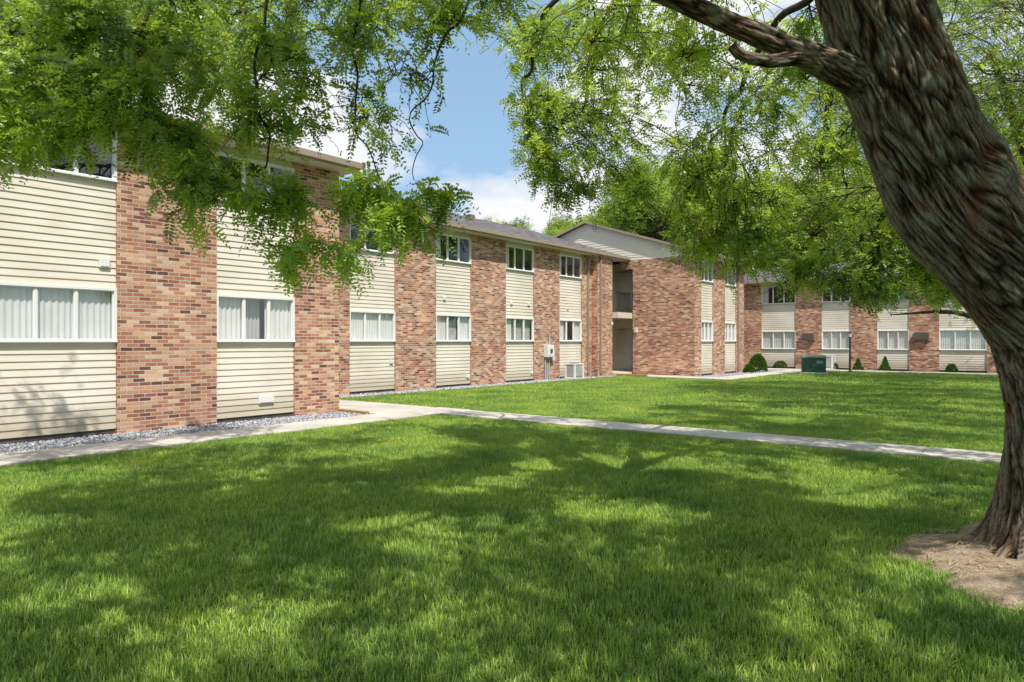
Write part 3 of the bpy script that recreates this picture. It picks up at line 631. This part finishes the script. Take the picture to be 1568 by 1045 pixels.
right=[((.35,9,5.45),(.55,.6,.45)),((.4,9,4.6),(.45,.5,.4)),((.4,9,3.95),(.38,.5,.32)),((.8,9,3.55),(.33,.5,.2)),((1.25,9,5.3),(.8,.8,.55)),((1.45,9.2,4.35),(.7,.7,.5)),((1.5,9.3,3.6),(.55,.6,.28)),
 ((2.3,9.0,5.0),(.8,.8,.6)),((2.35,9.3,3.9),(.7,.7,.5)),((2.35,9.5,3.15),(.35,.5,.25)),((3.3,9,4.5),(.9,.9,.6)),((3.3,9.2,3.55),(.8,.7,.45)),((3.15,9.4,2.95),(.5,.5,.25)),((4.1,9,3.9),(.8,.8,.5)),((4.1,9.2,3.05),(.8,.7,.33)),
 ((5.2,10,3.0),(.8,.7,.38)),((5.9,10.2,2.65),(.7,.6,.3)),((5.1,10,2.5),(.5,.5,.2)),((6.4,10.2,2.35),(.45,.5,.18)),((3.9,10,5.8),(1.2,1,.7)),((2.2,10.5,5.9),(1.1,.9,.5)),((.5,11,6.5),(1.0,.8,.4)),((4.6,8.5,5.0),(.9,.8,.6)),((5.6,9.5,4.2),(.8,.8,.5)),
 ((3.0,10.5,4.2),(.9,.7,.6)),((1.3,10.3,5.0),(.9,.7,.6)),((1.0,7.4,4.9),(.6,.6,.3)),((1.9,7.4,4.7),(.6,.6,.3)),((3.2,7.6,4.6),(.6,.6,.4)),
 ((3.55,10,2.75),(.5,.5,.22)),((4.15,10,2.55),(.5,.5,.25)),((4.75,10,2.45),(.45,.5,.2)),((5.3,10,2.3),(.4,.4,.16)),((2.75,10,2.95),(.4,.5,.2)),((5.6,10.3,3.4),(.8,.6,.4)),((6.6,10.5,3.2),(.7,.6,.4)),((6.1,10.6,3.9),(.8,.6,.4)),((6.9,10.8,2.6),(.5,.5,.22)),((4.9,10.6,4.4),(.8,.6,.4))]
for c,r in right: cluster(LV,TT,limbs,c,r,38,9,pairs=5,ll=.055,lw=.029,L=.17,bright=RG.uniform(.3,.85),keys=Rk,twr=.0075)
k=0
while k<280:
    a=RG.uniform(0,6.283); q=math.sqrt(RG.random())
    if k<220: x=3.5+6.3*q*math.cos(a); y=.4+7.0*q*math.sin(a); z=6.5-1.2*q*q+RG.normal(0,.4)
    else: x=9.3+4.0*q*math.cos(a); y=9.5+4.5*q*math.sin(a); z=0
    if y>0: z=max(z,1.6+.50*y+1.0)
    k+=1; cluster(LV,TT,limbs,(x,y,z),(.58,.58,.3),13,8,pairs=2,ll=.125,lw=.085,L=.24,bright=.45,keys=('E','F','G','H','I'),twr=.006)
LV.obj('foliage',M['leaf'],T1); TT.obj('branches',M['bark'],T1)

def tree(name,loc,H,cr,seed,nclump=34,lsz=.16,bright=.5,trunk_r=.25,parent=None,per=22,zlow=.3,lean=(0,0)):
    global RG
    RG=np.random.default_rng(seed); e=parent or empty(name,loc)
    tb=Tubes(); lv=Leaves(); lm={}
    top=np.array([lean[0],lean[1],H*.8])
    Q=spline([(0,0,-.1,trunk_r*1.3),(.05,0,H*.15,trunk_r),(lean[0]*.3,lean[1]*.3,H*.4,trunk_r*.75),(*top,trunk_r*.25)],30); tb.add(Q[:,:3],Q[:,3],12)
    for i in range(9):
        q=Q[int(8+i*2.2)]; a=i*2.4+RG.uniform(0,1); l=cr*RG.uniform(.6,.95)
        en=q[:3]+np.array([math.cos(a)*l,math.sin(a)*l,H*RG.uniform(.05,.22)])
        P=spline([(*q[:3],q[3]*.6),(*((q[:3]*.55+en*.45)+np.array([0,0,H*.05])),q[3]*.35),(*en,.02)],20); tb.add(P[:,:3],P[:,3],6); lm[i]=P
    for i in range(nclump):
        a=RG.uniform(0,6.283); zz=RG.uniform(zlow,1.0); rad=cr*math.sqrt(max(.05,1-((zz-.6)/.48)**2 if zz>.6 else 1-((.6-zz)/.75)**2))*RG.uniform(.35,1.0)
        c=np.array([lean[0]*zz+math.cos(a)*rad,lean[1]*zz+math.sin(a)*rad,zz*H])
        s=cr*RG.uniform(.2,.34)
        cluster(lv,tb,lm,c,(s,s,s*.6),per,8,pairs=3,ll=lsz,lw=lsz*.55,L=lsz*2.4,bright=bright+RG.normal(0,.12),twr=.01)
    me1=lv.obj('foliage',M['leaf2'],e); me2=tb.obj('branches',M['bark'],e); return me1.data,me2.data,e
d1=tree('locust_tree',(14.2,17.5,0),11,5.0,11,70,.085,.6,.26,per=30,lean=(-2.2,0),zlow=.34)
d2=tree('locust_tree',(19.5,27,0),11,6.0,12,60,.10,.65,.3,per=28)
DT=empty('distant_trees')
def inst(src,loc,rz,sc):
    for me in src[:2]:
        o=bpy.data.objects.new('tree_'+me.name,me); o.location=loc; o.rotation_euler=(0,0,rz); o.scale=(sc,sc,sc*random.uniform(.9,1.1)); link(o,DT)
tmp=empty('deciduous_tree',(24,50,0)); d3=tree('x',(0,0,0),12,5.5,21,60,.22,.55,.35,parent=tmp,per=24,zlow=.18)
for (x,y,s) in ((-18,62,1.0),(-9,66,1.05),(-1,64,.95),(6,60,.9),(12,58,1.05),(18,58,1.2),(15,62,1.35),(30,60,1.2),(37,56,1.25),(44,54,1.3),(31,46,1.0),(-28,58,1.1),(9,72,1.25),(25,68,1.3),(-38,52,1.2),(52,60,1.3),(28,36,.8),(21,56,1.2)):
    inst(d3,(x,y,0),random.uniform(0,6.28),s)
RG=np.random.default_rng(5)
def shrub(name,v,u,h,r,n=160,ls=.035,cone=False):
    x,y,_=W(v,u); e=empty(name,(x,y,0)); lv=Leaves(); tb=Tubes()
    for i in range(7):
        a=i*.9; tb.add([(0,0,0),(math.cos(a)*r*.3,math.sin(a)*r*.3,h*.5),(math.cos(a)*r*.6,math.sin(a)*r*.6,h*.8)],[.012,.008,.004],4)
    a=RG.uniform(0,6.283,n); z=RG.uniform(0.04,1,n); rad=(r*(1-z) if cone else r*np.sqrt(np.clip(1-(z*1.0)**2,.02,1)))*RG.uniform(.75,1,n)**.5
    P=np.stack([np.cos(a)*rad,np.sin(a)*rad,z*h],1); D=norm(P*[1,1,.3]+[0,0,h*.4]+RG.normal(0,.15,(n,3)))
    lv.add(P,D,np.full(n,.10),3,ls*1.6,ls*.8,np.clip(RG.normal(.5,.2,n),0,1)); lv.obj('leaves',M['shrub'],e); tb.obj('stems',M['bark'],e)
for v,h,r,c in ((-8.5,.6,.24,True),(-7.2,.7,.26,True),(-9.8,.4,.28,False),(-4.2,.4,.22,False),(-12.6,.4,.35,False)): shrub('small_evergreen_shrub',v,41.2,h,r,420,.04,c)
shrub('leafy_bush',-12.2,36.2,.85,.42,900,.05); shrub('leafy_bush',-12.15,34.8,.4,.25,400,.04)

# ------------------------------------------------------------------ small objects
def unit(name,v,u): 
    return empty(name,W(v,u,0),-TH)
e=empty('electric_meter_box',(0,0,0),-TH); mb=MB(); f=f2
mb.box(f,23.05,23.5,0.01,.22,.95,1.45); mb.box(f,23.1,23.45,.22,.235,1.0,1.4); mb.box(f,23.55,23.68,.01,.12,.8,1.25); mb.obj('cabinet',M['white'],e,bevel=.012)
mb=MB()
for s in (23.12,23.24,23.36): mb.box(f,s-.025,s+.025,.03,.08,.02,.95)
mb.box(f,23.38,23.43,.03,.08,1.45,1.9); mb.obj('conduits',M['pvc'],e,bevel=.008)
mb=MB(); mb.box(f,23.2,23.35,.235,.27,1.12,1.28); mb.obj('meter_dial',M['grille'],e,bevel=.02)
def acunit(name,v,u,w,d,h,body,top,lid):
    e=unit(name,v,u); mb=MB(); mb.box(ID,-w/2-.08,w/2+.08,-d/2-.08,d/2+.08,0,.07); mb.obj('pad',M['concrete'],e,bevel=.01)
    mb=MB()
    for a in (-1,1):
        for b in (-1,1): mb.box(ID,a*(w/2-.04)-.04,a*(w/2-.04)+.04,b*(d/2-.04)-.04,b*(d/2-.04)+.04,.07,h)
    mb.box(ID,-w/2+.08,w/2-.08,-d/2+.03,d/2-.03,.07,.14); mb.box(ID,-w/2-.01,w/2+.01,-d/2-.01,d/2+.01,h,h+.05)
    mb.obj('casing',body,e,bevel=.008)
    mb=MB(); z=.17
    while z<h-.03:
        mb.box(ID,-w/2+.08,w/2-.08,-d/2+.012,-d/2+.035,z,z+.022); mb.box(ID,-w/2+.08,w/2-.08,d/2-.035,d/2-.012,z,z+.022)
        mb.box(ID,-w/2+.012,-w/2+.035,-d/2+.08,d/2-.08,z,z+.022); mb.box(ID,w/2-.035,w/2-.012,-d/2+.08,d/2-.08,z,z+.022); z+=.045
    mb.obj('louvres',body,e)
    mb=MB(); mb.box(ID,-w/2+.05,w/2-.05,-d/2+.05,d/2-.05,.14,h-.01); mb.cyl((0,0),min(w,d)*.40,min(w,d)*.40,h+.051,h+.065,24); mb.obj('core',M['grille'],e)
    mb=MB(); 
    for r in (.12,.2,.28,.36):
        if r<min(w,d)*.42:
            for i in range(24):
                a0=i*math.pi/12; a1=(i+1)*math.pi/12
                mb.face([(r*math.cos(a0),r*math.sin(a0),h+.07),(r*math.cos(a1),r*math.sin(a1),h+.07),((r+.02)*math.cos(a1),(r+.02)*math.sin(a1),h+.07),((r+.02)*math.cos(a0),(r+.02)*math.sin(a0),h+.07)])
    mb.obj('fan_guard',lid,e)
    return e
acunit('air_conditioner_condenser',-15.85,24.5,.5,.7,.62,M['white'],M['white'],M['white'])
acunit('air_conditioner_condenser',-10.0,40.95,.7,.6,.75,M['white'],M['white'],M['white'])
e=unit('utility_transformer_box',-9.4,35.9); e.rotation_euler=(0,0,-.35)
mb=MB(); mb.box(ID,-.62,.62,-.55,.55,0,.09); mb.obj('pad',M['concrete'],e,bevel=.015)
mb=MB(); mb.box(ID,-.53,.53,-.46,.46,.09,.78); mb.box(ID,-.50,-.02,-.48,-.46,.13,.74); mb.box(ID,.02,.50,-.48,-.46,.13,.74); mb.obj('cabinet',M['green'],e,bevel=.012)
mb=MB(); mb.box(ID,-.56,.56,-.50,.49,.78,.86); mb.face([(-.56,-.50,.861),(.56,-.50,.861),(.5,.4,.92),(-.5,.4,.92)]); mb.obj('lid',M['greylid'],e,bevel=.01)
mb=MB(); mb.box(ID,-.04,-.0,-.51,-.48,.38,.50); mb.box(ID,.12,.40,-.484,-.48,.5,.66); mb.obj('latch_and_label',M['greylid'],e)
e=unit('lamp_post',-8.4,38.9); mb=MB(); mb.cyl((0,0),.10,.09,0,.08); mb.cyl((0,0),.045,.04,.08,1.75); mb.cyl((0,0),.075,.10,1.75,1.80); mb.cyl((0,0),.12,.04,2.0,2.1); mb.obj('post',M['metal'],e)
mb=MB(); mb.cyl((0,0),.075,.095,1.80,2.0); mb.obj('lantern',M['white'],e)
V=[];F=[]
for i in range(900):
    a=random.uniform(0,6.28); r=soilr(a)*math.sqrt(random.random())*.98
    if r<.45: continue
    x=TC[0]+r*math.cos(a); y=TC[1]+r*math.sin(a); z=.115*(1-(r/1.08)**2)+.03; t=random.uniform(0,3.14); l=random.uniform(.02,.06); w=.0025
    b=len(V); dx,dy=math.cos(t),math.sin(t); V+=[(x-dx*l-dy*w,y-dy*l+dx*w,z),(x+dx*l-dy*w,y+dy*l+dx*w,z+.004),(x+dx*l+dy*w,y+dy*l-dx*w,z+.004),(x-dx*l+dy*w,y-dy*l-dx*w,z)]; F.append((b,b+1,b+2,b+3))
me=np_mesh('dry_clippings',V,F,M['clipping']); link(bpy.data.objects.new('dry_clippings',me))

# ------------------------------------------------------------------ light, sky, camera
EL=56; AZ=158
w=bpy.data.worlds.new('World'); scene.world=w; w.use_nodes=True; nt=w.node_tree; nt.nodes.clear(); n=N(nt)
out=n('ShaderNodeOutputWorld'); bg=n('ShaderNodeBackground'); bg.inputs[1].default_value=.15
sk=n('ShaderNodeTexSky',sky_type='NISHITA'); sk.sun_disc=False; sk.sun_elevation=math.radians(EL); sk.sun_rotation=math.radians(AZ); sk.air_density=1.0; sk.dust_density=.8; sk.ozone_density=1.5
tc=n('ShaderNodeTexCoord'); mp=n('ShaderNodeMapping'); mp.inputs['Scale'].default_value=(1,1,2.2); mp.inputs['Location'].default_value=(.95,.5,.3); n.l(tc.outputs['Generated'],mp.inputs[0])
no=n('ShaderNodeTexNoise',_Scale=3.2,_Detail=9.0); no.inputs['Roughness'].default_value=.5; n.l(mp.outputs[0],no.inputs['Vector'])
r=ramp(n,[(0.465,(.0,.0,.0)),(0.57,(1,1,1))]); n.l(no.outputs[0],r.inputs[0])
c=mixc(n,sk.outputs[0],(2.7,4.3,6.2),.6); c=mixc(n,c,(6.6,6.6,6.7),r.outputs[0]); n.l(c,bg.inputs[0]); n.l(bg.outputs[0],out.inputs[0])
sd=Vector((math.sin(math.radians(AZ))*math.cos(math.radians(EL)),math.cos(math.radians(AZ))*math.cos(math.radians(EL)),math.sin(math.radians(EL))))
L=bpy.data.lights.new('sun','SUN'); L.energy=5.0; L.angle=math.radians(.53); L.color=(1,.95,.87); o=bpy.data.objects.new('sun',L); o.rotation_euler=(-sd).to_track_quat('-Z','Y').to_euler(); link(o)
cam=bpy.data.cameras.new('camera'); cam.sensor_width=36; cam.lens=24.57; cam.clip_end=2000; co=bpy.data.objects.new('camera',cam); co.location=(0,0,1.6); co.rotation_euler=(math.pi/2,0,0); link(co); scene.camera=co
scene.view_settings.view_transform='Standard'; scene.view_settings.look='None'; scene.view_settings.exposure=0
